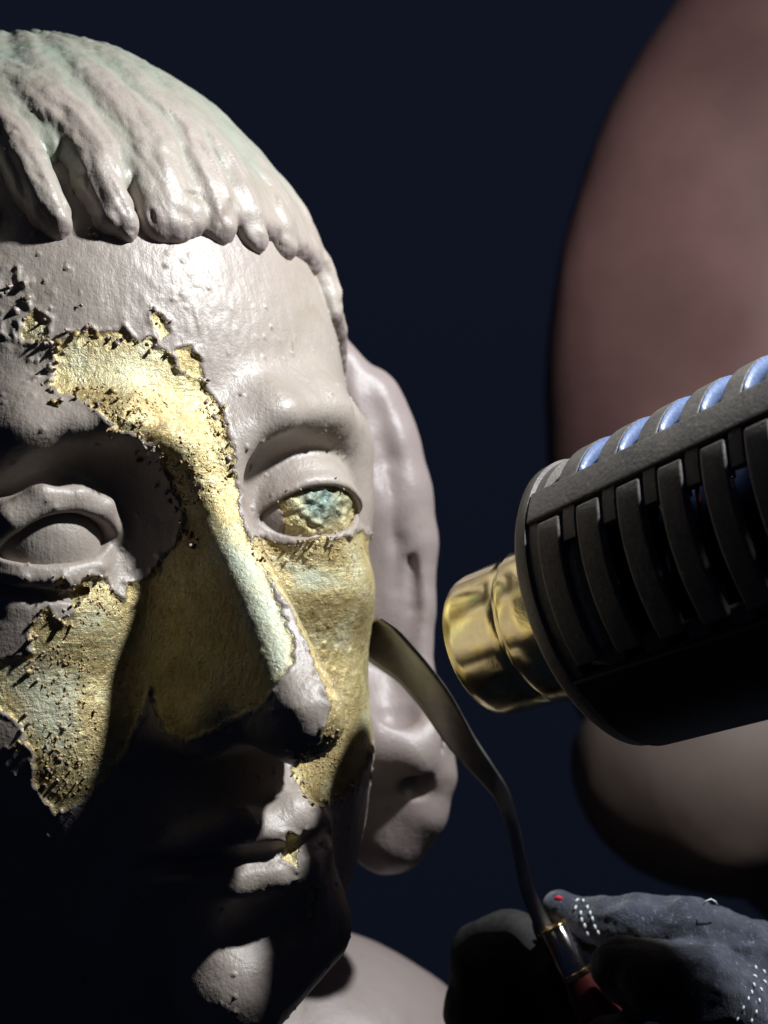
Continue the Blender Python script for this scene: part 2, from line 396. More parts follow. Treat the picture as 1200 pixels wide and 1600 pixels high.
lo, hi = (-86, -46, -175), (86, 182, 140)
Vh, Qh = surf(head_f, lo, hi, HV)
Vh = relax(Vh, Qh, 1)
print('head', len(Vh), time.time() - T0)
# ---- picture-plane outlines of stripped areas (px), cast onto the head
def sdpoly(X, Y, poly):
    n = len(poly); d = np.full(len(X), 1e9, np.float32); ins = np.zeros(len(X), bool)
    for i in range(n):
        x0, y0 = poly[i]; x1, y1 = poly[(i + 1) % n]
        ex, ey = x1 - x0, y1 - y0; t = np.clip(((X - x0) * ex + (Y - y0) * ey) / (ex * ex + ey * ey + 1e-9), 0, 1)
        d = np.minimum(d, (X - x0 - ex * t) ** 2 + (Y - y0 - ey * t) ** 2)
        cnd = (y0 <= Y) != (y1 <= Y)
        if y1 != y0: ins ^= cnd & (X < x0 + (Y - y0) / (y1 - y0) * ex)
    return np.where(ins, 1, -1) * np.sqrt(d)
GOLD = [
 [(80, 548), (100, 530), (140, 512), (165, 522), (190, 512), (215, 535), (232, 528), (252, 548), (266, 560), (274, 582), (283, 588), (312, 592), (330, 620), (348, 645), (360, 690), (368, 740), (372, 790), (385, 830), (420, 900), (440, 960), (458, 995), (462, 1035), (440, 1060), (425, 1082), (408, 1100), (385, 1112), (330, 1140), (285, 1160), (250, 1135), (235, 1080), (205, 1010), (192, 960), (200, 912), (235, 900), (262, 868), (282, 845), (284, 800), (270, 760), (245, 700), (232, 690), (190, 670), (150, 640), (110, 615), (75, 605), (88, 580)],
 [(398, 838), (440, 850), (480, 846), (540, 838), (562, 830), (620, 860), (620, 1120), (590, 1150), (572, 1190), (548, 1238), (520, 1250), (488, 1258), (472, 1240), (455, 1205), (470, 1175), (500, 1160), (520, 1100), (500, 1060), (470, 985), (440, 930), (405, 875)],
 [(44, 985), (62, 962), (74, 948), (86, 972), (100, 975), (118, 955), (112, 925), (130, 903), (165, 905), (188, 935), (235, 980), (240, 1045), (215, 1130), (170, 1215), (90, 1275), (55, 1225), (50, 1180), (30, 1130), (-10, 1090), (-10, 1035), (20, 1028), (48, 1020)],
 [(232, 492), (246, 486), (262, 500), (268, 520), (250, 530), (238, 510)],
 [(30, 500), (52, 486), (74, 500), (76, 522), (55, 540), (36, 532)],
 [(276, 548), (300, 543), (312, 560), (316, 592), (296, 590), (280, 580)],
 [(448, 1300), (466, 1310), (462, 1360), (440, 1345)],
 [(85, 905), (100, 900), (106, 912), (90, 920)],
 [(482, 1385), (492, 1390), (486, 1440), (478, 1425)],
]
PALE = [
 [(335, 855), (372, 845), (420, 905), (452, 970), (460, 1030), (436, 1068), (424, 1078), (402, 1015), (370, 950)],
 [(262, 600), (300, 700), (300, 790), (372, 830), (380, 900), (330, 850), (290, 760)],
 [(0, 1040), (60, 1035), (130, 1050), (120, 1150), (90, 1200), (20, 1080)],
 [(440, 880), (500, 890), (540, 915), (480, 920)], [(125, 955), (165, 960), (150, 990), (125, 985)],
 [(586, 1000), (600, 1010), (592, 1110), (575, 1130)], [(100, 540), (220, 540), (280, 590), (200, 620), (120, 590)],
]
EYE_GOLD = [(432, 790), (442, 765), (470, 745), (500, 735), (535, 745), (560, 770), (560, 835), (500, 845), (445, 835)]
def project_masks(V, front, w=1.0, polys=None):
    X, Y = to_px(V)
    X = X + noise(V, 3.0, 3, 3) * 9 * w; Y = Y + noise(V, 3.0, 4, 3) * 9 * w
    g = np.full(len(V), -1e3)
    for p in (polys or GOLD): g = np.maximum(g, sdpoly(X, Y, p))
    g = np.where(front, g / PXMM, -30).astype(np.float32)
    pl = np.full(len(V), -1e3)
    for p in PALE: pl = np.maximum(pl, sdpoly(X, Y, p))
    pl = np.where(front, np.clip(pl / 30 + 0.4, 0, 1) * np.where(Y > 850, np.where(X > 300, 1.0, 0.7), 0.35), 0)
    tl = np.where(front, np.clip(1.5 - np.hypot((X - 500) / 38, (Y - 785) / 34), 0, 1), 0)
    return g, pl, tl
def detail_paint(W, N, front):
    """relief of the paint film: thick edge round stripped areas, crust on the gilding, drips and pimples"""
    g, pl, tl = project_masks(W, front)
    nz = noise(W, 1.6, 11, 3)
    gg = g + nz * 0.7
    inside = np.clip(gg / 0.8 + 0.5, 0, 1)
    edge = np.exp(-((gg + 0.45) / 0.55) ** 2) * (0.22 + 0.5 * np.clip(noise(W, 2.6, 12, 2) * 1.8 + 0.1, 0, 1))
    X, Y = to_px(W)
    crusty = np.zeros(len(W), np.float32)
    for cx, cy, rx, ry in [(180, 640, 90, 45), (300, 740, 60, 60), (100, 1060, 60, 60), (100, 1170, 60, 80), (500, 1190, 50, 60), (480, 860, 90, 40), (500, 790, 60, 50), (340, 670, 30, 60), (150, 940, 60, 40), (110, 560, 40, 40), (520, 1020, 60, 130)]:
        crusty = np.maximum(crusty, np.clip(1.3 - np.hypot((X - cx) / rx, (Y - cy) / ry), 0, 1))
    cr = np.maximum(noise(W, 1.5, 21, 2), 0) ** 1.2 * 1.7 + noise(W, 0.9, 22, 1) * 0.15
    gold_rel = -0.42 + cr * crusty * 0.42 + noise(W, 3.0, 23, 2) * 0.10
    lft = np.maximum(np.clip(1.3 - np.hypot((X - 20) / 60, (Y - 480) / 60), 0, 1), np.clip(1.2 - np.hypot((X - 75) / 40, (Y - 585) / 40), 0, 1))
    film = noise(W, 9, 31, 2) * 0.28 + noise(W, 3.5, 32, 2) * 0.12 + np.abs(noise(np.stack([W[:, 0] - W[:, 2] * 0.6, W[:, 1], W[:, 2] * 0.35 + W[:, 0] * 0.2], 1), 2.4, 34, 2)) * 0.12
    dr = noise(W * np.array([1, 1, 0.35]), 2.2, 33, 2)
    film += lft * np.maximum(noise(W, 1.8, 36, 2), 0) ** 1.1 * 2.2
    wr = np.clip(1.2 - np.hypot((X - 300) / 130, (Y - 480) / 110), 0, 1)
    film += wr * np.abs(dr) * 0.45 + np.maximum(dr, 0.2) * 0.12
    pim = np.maximum(noise(W, 1.7, 41, 1) - 0.72, 0) * 3.0 * (noise(W, 8, 42, 1) > -0.2)
    film += np.minimum(pim, 0.6)
    disp = film * (1 - inside * 0.7) + gold_rel * inside + edge
    disp = np.where(front, disp, film)
    return W + N * disp[:, None], g, pl, tl
W = h2w(Vh); Nn = normals(W, Qh)
front = (Nn[:, 1] < 0.25) & (Vh[:, 1] < 75)
green0 = np.zeros(len(W)); 
W2, g, pl, tl = detail_paint(W, Nn, front)
statue = thing('statue', 'life-size statue with mauve-grey paint half stripped off its gilded face', 'statue', P(300, 1650, 60))
head = part('head', W2, Qh, M_skin, statue, attrs={'gold': g, 'pale': pl, 'teal': tl * 0, 'green': green0, 'pink': green0})
# ---- eyes
def eye_part(sx, sd):
    n, m = (200, 140) if not QUICK else (80, 60)
    uu, vv = np.meshgrid(np.linspace(0, 2 * np.pi, n, endpoint=False), np.linspace(0.02, np.pi - 0.02, m), indexing='ij')
    D = np.stack([np.sin(vv) * np.sin(uu), np.sin(vv) * np.cos(uu), np.cos(vv)], -1).reshape(-1, 3)
    R = 18.9 if sx > 0 else 17.8
    Hh = D * R + np.array([37.5 * sx - 2, 22.5, -2])
    Wv = h2w(Hh); Nv = D @ RH.T
    i, j = np.meshgrid(np.arange(n), np.arange(m - 1), indexing='ij')
    F = np.stack([i * m + j, i * m + j + 1, ((i + 1) % n) * m + j + 1, ((i + 1) % n) * m + j], -1).reshape(-1, 4)
    fr = np.full(len(Wv), sx > 0)
    g, pl, tl = project_masks(Wv, fr, 1.0, [EYE_GOLD])
    crust = np.clip(g / 1.0 + 0.5, 0, 1)
    disp = crust * (np.maximum(noise(Wv + noise(Wv, 3, 53, 2)[:, None] * 2.0, 2.3, 51, 4), -0.25) * 1.8) + noise(Wv, 6, 52, 2) * 0.25
    return part('eye', Wv + Nv * disp[:, None], F[:, ::-1], M_skin, statue, attrs={'gold': g, 'pale': pl * 0, 'teal': tl, 'green': tl * 0.6, 'pink': tl * 0 + (0.5 if sx > 0 else 0)},
                label='eye crusted with green and gold corrosion' if sx > 0 else 'smooth painted eye in shadow')
eye_part(1, 0); eye_part(-1, 1)
print('eyes', time.time() - T0)
# ---- hair
HL = [(-250, 330), (-120, 250), (0, 236), (50, 240), (85, 240), (108, 230), (135, 255), (190, 300), (222, 272), (250, 315), (300, 312), (345, 345), (385, 352), (440, 366), (480, 392), (512, 425), (530, 462), (540, 490)]
HLp = np.array([on_skull(x, y, 3) for x, y in HL]); HLphi = np.arctan2(HLp[:, 0], -(HLp[:, 1] - 88)); o_ = np.argsort(HLphi); HLphi, HLz = HLphi[o_], HLp[o_, 2]
LOCKS = [  # polyline, radii mm, extra rise mm
 ([(76, 362), (66, 325), (52, 280), (28, 225), (0, 190), (-60, 140)], [3.6, 4.6, 4.4, 5.0, 5.5, 4]),
 ([(192, 362), (172, 325), (152, 285), (145, 245), (118, 195), (60, 150), (0, 105)], [4.0, 5.7, 5.5, 5.4, 6, 6, 4]),
 ([(288, 350), (262, 322), (243, 275), (240, 238), (200, 180), (150, 125), (95, 80)], [4.6, 6.6, 6.2, 6, 6.5, 6, 4]),
 ([(345, 360), (332, 325), (320, 275), (290, 215), (240, 160), (190, 110)], [4.4, 5.8, 5.6, 5.8, 5.5, 4]),
 ([(398, 368), (384, 320), (364, 270), (330, 210), (280, 150)], [3.6, 4.8, 4.8, 5, 4]),
 ([(450, 378), (434, 325), (408, 270), (370, 215)], [3.8, 4.8, 4.8, 4]),
 ([(492, 402), (478, 350), (455, 300), (425, 255)], [4.0, 4.8, 4.6, 4]),
 ([(520, 438), (506, 390), (486, 345)], [3.8, 4.6, 4]),
 ([(538, 482), (530, 440), (514, 395)], [4.0, 4.6, 4]),
 ([(-45, 385), (-55, 335), (-70, 290), (-85, 235), (-120, 190)], [4.5, 6, 6, 6, 4]),
 ([(-120, 400), (-130, 345), (-150, 290), (-180, 250)], [4.5, 6, 6, 4]),
 ([(-190, 420), (-200, 365), (-220, 300)], [4.5, 6, 4]),
]
LK = []
for k, (pl_, rr) in enumerate(LOCKS):
    pl_ = [(pl_[0][0], pl_[0][1] - (20 if k < 4 else 10))] + pl_[1:]
    sc_ = [1.0, 1.0, 1.06, 1.08, 1.15, 1.1, 1.1, 1.1, 1.1, 1, 1, 1][k]
    pts = [on_skull(px, py, 3.0) for px, py in pl_]
    pts = [SK_C + (p_ - SK_C) / np.linalg.norm((p_ - SK_C) / SK_R) for p_ in pts]
    LK.append((np.array(pts), [r * 1.18 * sc_ for r in rr], [7.2, 7.4, 6.8, 6.4, 6.0, 5.6, 5.6, 5.4, 5.2, 7, 7, 7][k]))
HLn = np.array([SK_C + (p_ - SK_C) / np.linalg.norm((p_ - SK_C) / SK_R) for p_ in HLp]); HLz = HLn[o_, 2]
def hair_h(Q):
    x, y, z = Q
    n_ = np.sqrt(((x - SK_C[0]) / SK_R[0]) ** 2 + ((y - SK_C[1]) / SK_R[1]) ** 2 + ((z - SK_C[2]) / SK_R[2]) ** 2) + 1e-6
    S = [SK_C[i] + (Q[i] - SK_C[i]) / n_ for i in range(3)]
    SV_ = np.stack(S, 1); wx = noise(SV_, 8, 301, 2) * 1.5 + noise(SV_, 17, 303, 1) * 2.6; wz = noise(SV_, 8, 302, 2) * 1.0
    S = [S[0] + wx, S[1] + wx * 0.3, S[2] + wz]
    phi = np.arctan2(x, -(y - 88)); hz = np.interp(phi, HLphi, HLz).astype(np.float32)
    hz = np.where(phi < HLphi[0], HLz[0] - (HLphi[0] - phi) * 60, hz); hz = np.where(phi > HLphi[-1], HLz[-1] - (phi - HLphi[-1]) * 60, hz)
    t = np.clip((S[2] - hz) / 3.0, 0, 1)
    h = np.where(t > 0, (4.6 - 0.9 * np.clip((phi - 0.35) * 3, 0, 1)) * np.sqrt(1 - (1 - t) ** 2), -3.0 - np.clip((hz - S[2]) * 0.4, 0, 6))
    h = h + np.clip((S[2] - hz) / 25, 0, 1) * 0.5 * np.sin(phi * 24 + S[2] * 0.11 + 2.2 * np.sin(S[2] * 0.07))
    h = h.astype(np.float32)
    for pts, rr, H in LK:
        lo_ = pts.min(0) - 12; hi_ = pts.max(0) + 12
        m = (S[0] > lo_[0]) & (S[0] < hi_[0]) & (S[1] > lo_[1]) & (S[1] < hi_[1]) & (S[2] > lo_[2]) & (S[2] < hi_[2])
        if not m.any(): continue
        q = [c[m] for c in S]; best = None; n2 = len(pts) - 1
        for i in range(n2):
            a, b = pts[i], pts[i + 1]; ba = b - a; L = (ba ** 2).sum() + 1e-9
            tt = np.clip(sum((q[j] - a[j]) * ba[j] for j in range(3)) / L, 0, 1)
            d = np.sqrt(sum((q[j] - a[j] - ba[j] * tt) ** 2 for j in range(3)))
            r = rr[i] + (rr[i + 1] - rr[i]) * tt; u = d / r
            g = (i + tt) / n2
            if best is None: best, bg_ = u, g
            else:
                w_ = u < best; best = np.where(w_, u, best); bg_ = np.where(w_, g, bg_)
        dome = np.sqrt(np.clip(1 - np.clip(best, 0, 1) ** 2.4, 0, 1)) * (1 + 0.035 * np.cos(np.clip(best, 0, 1) * 9 + bg_ * 5 + H * 9))
        Hh = H * np.interp(bg_, [0, 0.12, 0.3, 0.7, 1.0], [0.72, 0.9, 1.0, 0.9, 0.62])
        hk = np.where(best < 1, Hh * dome, -3.0 - 3 * np.clip(best - 1, 0, 2)).astype(np.float32)
        h[m] = smax(h[m], hk, 1.8)
    return h
def hair_f(Q):
    h = hair_h(Q)
    d = (ell(Q, SK_C, SK_R) - h) * 0.75
    return smax(d, -ell(Q, SK_C, SK_R - 5), 1)
Vr, Qr = surf(hair_f, (-94, -14, -70), (94, 194, 150), HV)
Vr = relax(Vr, Qr, 1); Wr = h2w(Vr); Nr = normals(Wr, Qr)
X, Y = to_px(Wr)
hv = hair_h([Vr[:, 0], Vr[:, 1], Vr[:, 2]])
frh = Nr[:, 1] < 0.3
grn = np.where(frh, np.clip((5.9 - hv) / 1.6, 0, 1) * 0.8 * np.clip((340 - Y) / 90, 0, 1) + np.clip((150 - Y) / 300, 0, 0.4) + noise(Wr, 9, 66, 2) * 0.3, 0.2)
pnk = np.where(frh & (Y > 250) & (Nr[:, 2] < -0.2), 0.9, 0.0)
bs = noise(np.stack([Wr[:, 0] + Wr[:, 2] * 0.45, Wr[:, 1], Wr[:, 2] * 0.22], 1), 1.2, 61, 2)
dsp = noise(Wr, 8, 62, 2) * 0.35 + bs * 0.14 + np.abs(noise(np.stack([Wr[:, 0] + Wr[:, 2] * 0.45, Wr[:, 1], Wr[:, 2] * 0.3], 1), 4.5, 65, 2)) * 0.7 + np.minimum(np.maximum(noise(Wr, 1.5, 63) - 0.8, 0) * 2, 0.3) + noise(Wr, 3.5, 64, 2) * 0.10
hair = part('hair', Wr + Nr * dsp[:, None], Qr, M_hair, statue, attrs={'green': grn, 'pink': pnk})
print('hair', len(Vr), time.time() - T0)
# ---- ear (large, standing off the far side of the head)
def EP(px, py, y): return w2h(P(px, py, y)[None])[0]
def W3(f, lo, hi, h):   # fields defined straight in the place's mm
    return surf(f, lo, hi, h)
def ear_f(Q):
    c1 = P(586, 862, 118); d = ell(Q, c1, (17, 12, 56))
    # rim
    rim = [P(515, 540, 116), P(535, 570, 113), P(566, 625, 112), P(600, 695, 112), P(630, 770, 112), P(649, 850, 112), P(650, 950, 110), P(655, 1060, 106), P(680, 1140, 100), P(684, 1210, 98), P(662, 1270, 98), P(620, 1320, 100)]
    rr = [4, 4, 5, 5, 4.5, 4.2, 4, 4, 4.2, 4.2, 5, 5.5]
    d = smin(d, chain(Q, rim, rr, 4), 12)
    d = smin(d, ell(Q, P(604, 1225, 106), (18, 13, 27)), 10)                 # lobe
    d = smin(d, chain(Q, [P(560, 1100, 100), P(590, 1160, 94), P(640, 1175, 93), P(668, 1150, 95)], [8, 9, 7, 4], 6), 8)
    d = smax(d, -chain(Q, [P(598, 1010, 94), P(612, 1060, 93), P(618, 1105, 93)], [8, 10, 7], 3), 3)   # hollow
    d = smax(d, -chain(Q, [P(650, 1222, 92), P(660, 1200, 93), P(678, 1168, 94), P(690, 1135, 94)], [4.4, 3.0, 2.0, 1.4], 1), 2.5)
    d = smax(d, -chain(Q, [P(640, 850, 108), P(644, 950, 104), P(634, 1010, 101)], [0.8, 2.2, 2.4], 1), 4)
    d = smax(d, -chain(Q, [P(612, 800, 106), P(622, 920, 103), P(618, 990, 100)], [0.6, 2.0, 2.2], 1), 4)
    d = smax(d, -chain(Q, [P(580, 600, 104), P(604, 720, 104), P(614, 840, 104)], [1.0, 2.0, 1.2], 2), 7)
    d = smin(d, chain(Q, [P(500, 560, 118), P(545, 800, 120), P(525, 1150, 122)], [6, 18, 14], 4), 10)
    return d
l_ = P(500, 1400, 140); h_ = P(730, 480, 140)
Ve, Qe = W3(ear_f, (l_[0] - 5, 70, l_[2] - 6), (h_[0] + 6, 150, h_[2] + 8), 1.4 if QUICK else 0.9)
Ne = normals(Ve, Qe); Ve = Ve + Ne * (noise(Ve, 9, 71, 3) * 0.35)[:, None]
part('ear', Ve, Qe, M_hair, statue, attrs={'green': Ve[:, 0] * 0, 'pink': Ve[:, 0] * 0 + 1.0})
def sh_f(Q):
    d = ell(Q, P(430, 1960, 150), (94, 80, 108))
    return smin(d, cap(Q, P(150, 1650, 120), P(150, 1950, 130), 50, 60), 20)
l_ = P(-150, 2100, 130); 
Vs, Qs = W3(sh_f, (-190, 40, -290), (60, 260, -95), 2.0)
Ns = normals(Vs, Qs); Vs = Vs + Ns * (noise(Vs, 14, 73, 3) * 0.7)[:, None]
part('shoulder', Vs, Qs, M_hair, statue, attrs={'green': Vs[:, 0] * 0, 'pink': Vs[:, 0] * 0 + 0.8})
print('ear/shoulder', time.time() - T0)
# ---- crumbs and curled flakes of paint
def flake_mesh(sd, curl, n=5):
    r = random.Random(sd); top = []; 
    m = 4
    V = []; F = []
    wdt = r.uniform(0.4, 0.8)
    for i in range(n):
        t = i / (n - 1); a = curl * t
        cx = math.sin(a) / max(curl, 0.1); cz = (1 - math.cos(a)) / max(curl, 0.1)
        wd = wdt * (0.5 + 0.6 * math.sin(math.pi * (t * 0.8 + 0.15))) * r.uniform(0.7, 1.2)
        for s in (-1, 1):
            for th in (0, 0.15):
                V.append((cx - math.sin(a) * th, s * wd * 0.5 + r.uniform(-.06, .06), cz + math.cos(a) * th))
    for i in range(n - 1):
        b = i * 4; c = b + 4
        F += [(b, c, c + 2, b + 2), (b + 1, b + 3, c + 3, c + 1), (b, b + 1, c + 1, c), (b + 2, c + 2, c + 3, b + 3)]
    F += [(0, 2, 3, 1), (b + 4, b + 5, b + 7, b + 6)]
    return np.array(V, float), F
def crumb_mesh(sd):
    r = np.random.default_rng(sd)
    V = np.array([(1, 0, 0), (-1, 0, 0), (0, 1, 0), (0, -1, 0), (0, 0, 1), (0, 0, -1), (.7, .7, .5), (-.6, .7, -.5)], float) * 0.5
    V += r.normal(0, 0.13, V.shape)
    F = [(0, 6, 4), (6, 2, 4), (2, 1, 4), (1, 3, 4), (3, 0, 4), (2, 6, 5), (6, 0, 5), (7, 2, 5), (1, 7, 5), (2, 7, 1), (3, 1, 5), (0, 3, 5)]
    return V, F
M_fl = simple('paint_flake_mauve', (0.30, 0.235, 0.20), 0.4, 0, 0.5, 500, 0.3)
M_flg = simple('flake_gilded', (0.40, 0.29, 0.13), 0.5, 0.2, 0.5, 500, 0.4)
M_flw = simple('flake_cream', (0.52, 0.46, 0.36), 0.5, 0.0, 0.5, 500, 0.2)
PATHS = [  # picture polylines along which loosened paint hangs: pts, count, size mm, spread px, material weights
 ([(80, 548), (100, 530), (140, 512), (165, 522)], 26, 2.2, 6, 0), ([(165, 522), (215, 535), (252, 548), (270, 575)], 22, 1.6, 6, 0),
 ([(88, 550), (75, 605), (95, 610), (150, 622), (190, 640)], 26, 2.3, 12, 1), ([(150, 640), (190, 668), (232, 690), (245, 720)], 34, 2.0, 12, 1),
 ([(245, 700), (262, 745), (275, 800), (284, 830)], 30, 1.8, 7, 0), ([(284, 830), (310, 850), (330, 860)], 10, 2.4, 5, 0),
 ([(312, 592), (348, 645), (360, 690), (366, 730)], 30, 1.7, 6, 0), ([(2, 460), (18, 452), (40, 470), (5, 478)], 10, 1.9, 8, 0),
 ([(30, 500), (52, 486), (74, 500), (76, 522), (55, 540), (36, 532)], 12, 2.0, 5, 0), ([(115, 470), (140, 470)], 5, 1.4, 5, 0),
 ([(150, 362), (175, 358), (195, 362)], 14, 2.2, 6, 0), ([(235, 490), (262, 500), (268, 520)], 9, 1.3, 5, 0),
 ([(48, 1020), (44, 985), (74, 948), (100, 975), (115, 950), (112, 925), (135, 905), (175, 912)], 46, 1.8, 6, 1),
 ([(40, 1080), (60, 1050), (80, 1040)], 14, 1.8, 18, 1), ([(60, 1120), (80, 1200), (80, 1245)], 40, 1.7, 18, 1), ([(110, 1100), (130, 1150), (110, 1200)], 20, 1.5, 22, 1),
 ([(395, 850), (440, 872), (480, 850), (540, 842)], 36, 1.7, 9, 1), ([(440, 790), (470, 755), (530, 748), (545, 790), (520, 835), (450, 832)], 36, 1.3, 7, 1),
 ([(460, 1180), (470, 1220), (488, 1258), (540, 1240), (560, 1200)], 40, 1.8, 8, 1), ([(335, 1140), (350, 1146), (358, 1140)], 9, 1.8, 4, 2),
 ([(90, 908), (105, 905)], 6, 1.3, 4, 1), ([(380, 1108), (395, 1104)], 4, 1.5, 3, 2), ([(30, 865), (150, 865)], 16, 1.0, 4, 0),
]
order = np.lexsort((np.zeros(len(W2)),)) ; Xh, Yh = to_px(W2); vis = front & (Nn @ np.array([0, -1.0, 0]) > 0.05)
# nearest visible surface point for a picture point, through a coarse bucket grid
bk = {}
iv = np.nonzero(vis)[0]
bx_ = (Xh[iv] // 6).astype(int); by_ = (Yh[iv] // 6).astype(int)
for a_, b_, i_ in zip(bx_, by_, iv):
    k_ = (a_, b_)
    if k_ not in bk or W2[i_, 1] < W2[bk[k_], 1]: bk[k_] = i_
protos = {}
def proto(kind, mi, sd):
    key = (kind, mi, sd)
    if key not in protos:
        V, F = flake_mesh(sd, [0.6, 1.4, 2.3][sd % 3]) if kind == 'f' else crumb_mesh(sd)
        protos[key] = mesh_of('paint_flake', V / 1.0, F, (M_fl, M_flg, M_flw)[mi], True)
    return protos[key]
cand = []
for pts, cnt, size, spread, mt in PATHS:
    if pts[0] in ((80, 548), (2, 460), (30, 500), (88, 550)): size *= 1.15
    for _ in range(int(cnt * 0.65)):
        t = random.random() * (len(pts) - 1); i = int(t); f_ = t - i
        px = pts[i][0] + (pts[i + 1][0] - pts[i][0]) * f_ + random.gauss(0, spread); py = pts[i][1] + (pts[i + 1][1] - pts[i][1]) * f_ + random.gauss(0, spread)
        k_ = (int(px // 6), int(py // 6))
        if k_ in bk: cand.append((size * random.uniform(0.4, 1.1), bk[k_], mt))
cand.sort(reverse=True, key=lambda c: c[0])
hb = base_of(head)
bigs, smalls = cand[:290], cand[290:]
def flake_matrix(i_, s):
    n = Vector(Nn[i_]); q = n.to_track_quat('Z', 'Y'); q = q @ Matrix.Rotation(random.uniform(0, 6.28), 3, 'Z').to_quaternion() @ Matrix.Rotation(random.uniform(-.5, .3), 3, 'Y').to_quaternion()
    return Vector((W2[i_] + Nn[i_] * 0.0 - hb) * MM), q, s
for s, i_, mt in bigs:
    kind = 'f' if random.random() < 0.85 else 'c'
    mi = {0: random.choice([0, 0, 0, 0, 0, 1]), 1: random.choice([0, 1, 1, 2]), 2: 2}[mt]
    o = bpy.data.objects.new('paint_flake', proto(kind, mi, random.randrange(9))); COL.objects.link(o); o.parent = head
    l, q, s = flake_matrix(i_, s); o.location = l; o.rotation_mode = 'QUATERNION'; o.rotation_quaternion = q; o.scale = (s, s, s)
# everything smaller is one part
SV = []; SF = []; nv = 0
goldv = np.nonzero(vis & (g > -0.6))[0]
crw = np.zeros(len(W2))
for cx, cy, rx, ry in [(180, 640, 90, 45), (300, 740, 60, 60), (100, 1060, 60, 60), (100, 1170, 60, 80), (500, 1190, 50, 60), (480, 860, 90, 30), (340, 670, 30, 60), (150, 940, 60, 40)]:
    crw = np.maximum(crw, np.clip(1.2 - np.hypot((Xh - cx) / rx, (Yh - cy) / ry), 0, 1))
pw = crw[goldv] + 0.03; pw = pw / pw.sum()
pick = rng.choice(goldv, 1500 if not QUICK else 800, p=pw)
for i_ in pick:
    V, F = crumb_mesh(int(rng.integers(40))); s = rng.uniform(0.28, 0.75) * (0.55 if crw[i_] < 0.2 else 1)
    V = V * s * np.array([1.7, 1, 0.7])
    q = np.array(Vector(Nn[i_]).to_track_quat('Z', 'Y').to_matrix() @ Matrix.Rotation(rng.uniform(0, 6.28), 3, 'Z'))
    SV.append(V @ q.T + W2[i_]); SF += [tuple(a + nv for a in f_) for f_ in F]; nv += len(V)
part('gilded_crumbs', np.concatenate(SV), np.array(SF), M_flg, head, True, kind='stuff')
print('flakes', len(cand), time.time() - T0)
# ================================================================== HEAT GUN
AL = math.radians(34)
an = np.array([-0.917 * math.cos(AL), math.sin(AL), -0.40 * math.cos(AL)]); an /= np.linalg.norm(an)
vv_ = np.array([-0.40, 0, 0.917]); vv_ /= np.linalg.norm(vv_)
uu_ = np.cross(an, vv_); uu_ *= -np.sign(uu_[1])
GF = P(938, 944, 7); RG = 37.9
def Rs(s): return RG * (1 + 0.0015 * s)
def G(s, r, th): # th degrees, 0 = towards the viewer, 90 = up
    th = np.radians(th)
    return GF - an * s + r * (np.cos(th) * uu_ + np.sin(th) * vv_)
gun = thing('heat_gun', 'black ribbed heat gun with brass nozzle pointed at the gilded cheek', 'heat gun', G(80, 0, 0))
def slab(name, s0, s1, t0, t1, i0, i1, m, parent=gun, nt=None, ns=1, bev=0.5, label=None, taper=0):
    nt = nt or max(2, int(abs(t1 - t0) / 5)); V = []; F = []
    full = abs(t1 - t0) >= 359.9
    S = np.linspace(s0, s1, ns + 1); T = np.linspace(t0, t1, nt + 1)
    if full: T = T[:-1]
    for t in T:
        for s in S:
            V.append(G(s, Rs(s) + i1, t))
        for s in S:
            V.append(G(s, Rs(s) + i0, t))
    k = ns + 1; st = 2 * k; n = len(T)
    rng_ = range(n) if full else range(n - 1)
    for a in rng_:
        b = (a + 1) % n
        for j in range(ns):
            F.append((a * st + j, a * st + j + 1, b * st + j + 1, b * st + j))
            F.append((a * st + k + j, b * st + k + j, b * st + k + j + 1, a * st + k + j + 1))
        F.append((a * st, b * st, b * st + k, a * st + k)); F.append((a * st + ns, a * st + k + ns, b * st + k + ns, b * st + ns))
    if not full:
        for j in range(ns):
            F.append((j, k + j, k + j + 1, j + 1)); o_ = (n - 1) * st; F.append((o_ + j, o_ + j + 1, o_ + k + j + 1, o_ + k + j))
    o = part(name, V, F, m, parent, True, label)
    import bmesh
    bm = bmesh.new(); bm.from_mesh(o.data); bmesh.ops.recalc_face_normals(bm, faces=bm.faces); bm.to_mesh(o.data); bm.free()
    if bev:
        md = o.modifiers.new('b', 'BEVEL'); md.width = bev * MM; md.segments = 2; md.limit_method = 'ANGLE'; md.angle_limit = math.radians(35)
    md = o.modifiers.new('w', 'WEIGHTED_NORMAL') if bev else None
    return o
def lathe(name, prof, m, parent=gun, n=96, closed=False, label=None):
    V = []; F = []
    for k in range(n):
        for s, r in prof: V.append(G(s, r, 360 * k / n))
    p = len(prof)
    for k in range(n):
        for j in range(p - 1 if not closed else p):
            j2 = (j + 1) % p; F.append((k * p + j, k * p + j2, ((k + 1) % n) * p + j2, ((k + 1) % n) * p + j))
    o = part(name, V, F, m, parent, True, label)
    import bmesh
    bm = bmesh.new(); bm.from_mesh(o.data); bmesh.ops.recalc_face_normals(bm, faces=bm.faces); bm.to_mesh(o.data); bm.free()
    md = o.modifiers.new('e', 'EDGE_SPLIT'); md.split_angle = math.radians(40)
    return o
M_pl = simple('gun_plastic', (0.10, 0.092, 0.086), 0.48, 0, 0.5, 900, 0.3, 0.5, 0.0003, ((0.30, 0.27, 0.23), 0.30))
M_pl2 = simple('gun_cover_plastic', (0.012, 0.013, 0.018), 0.6, 0, 0.3, 900, 0.25, 0.4, 0.00025, ((0.10, 0.09, 0.09), 0.06))
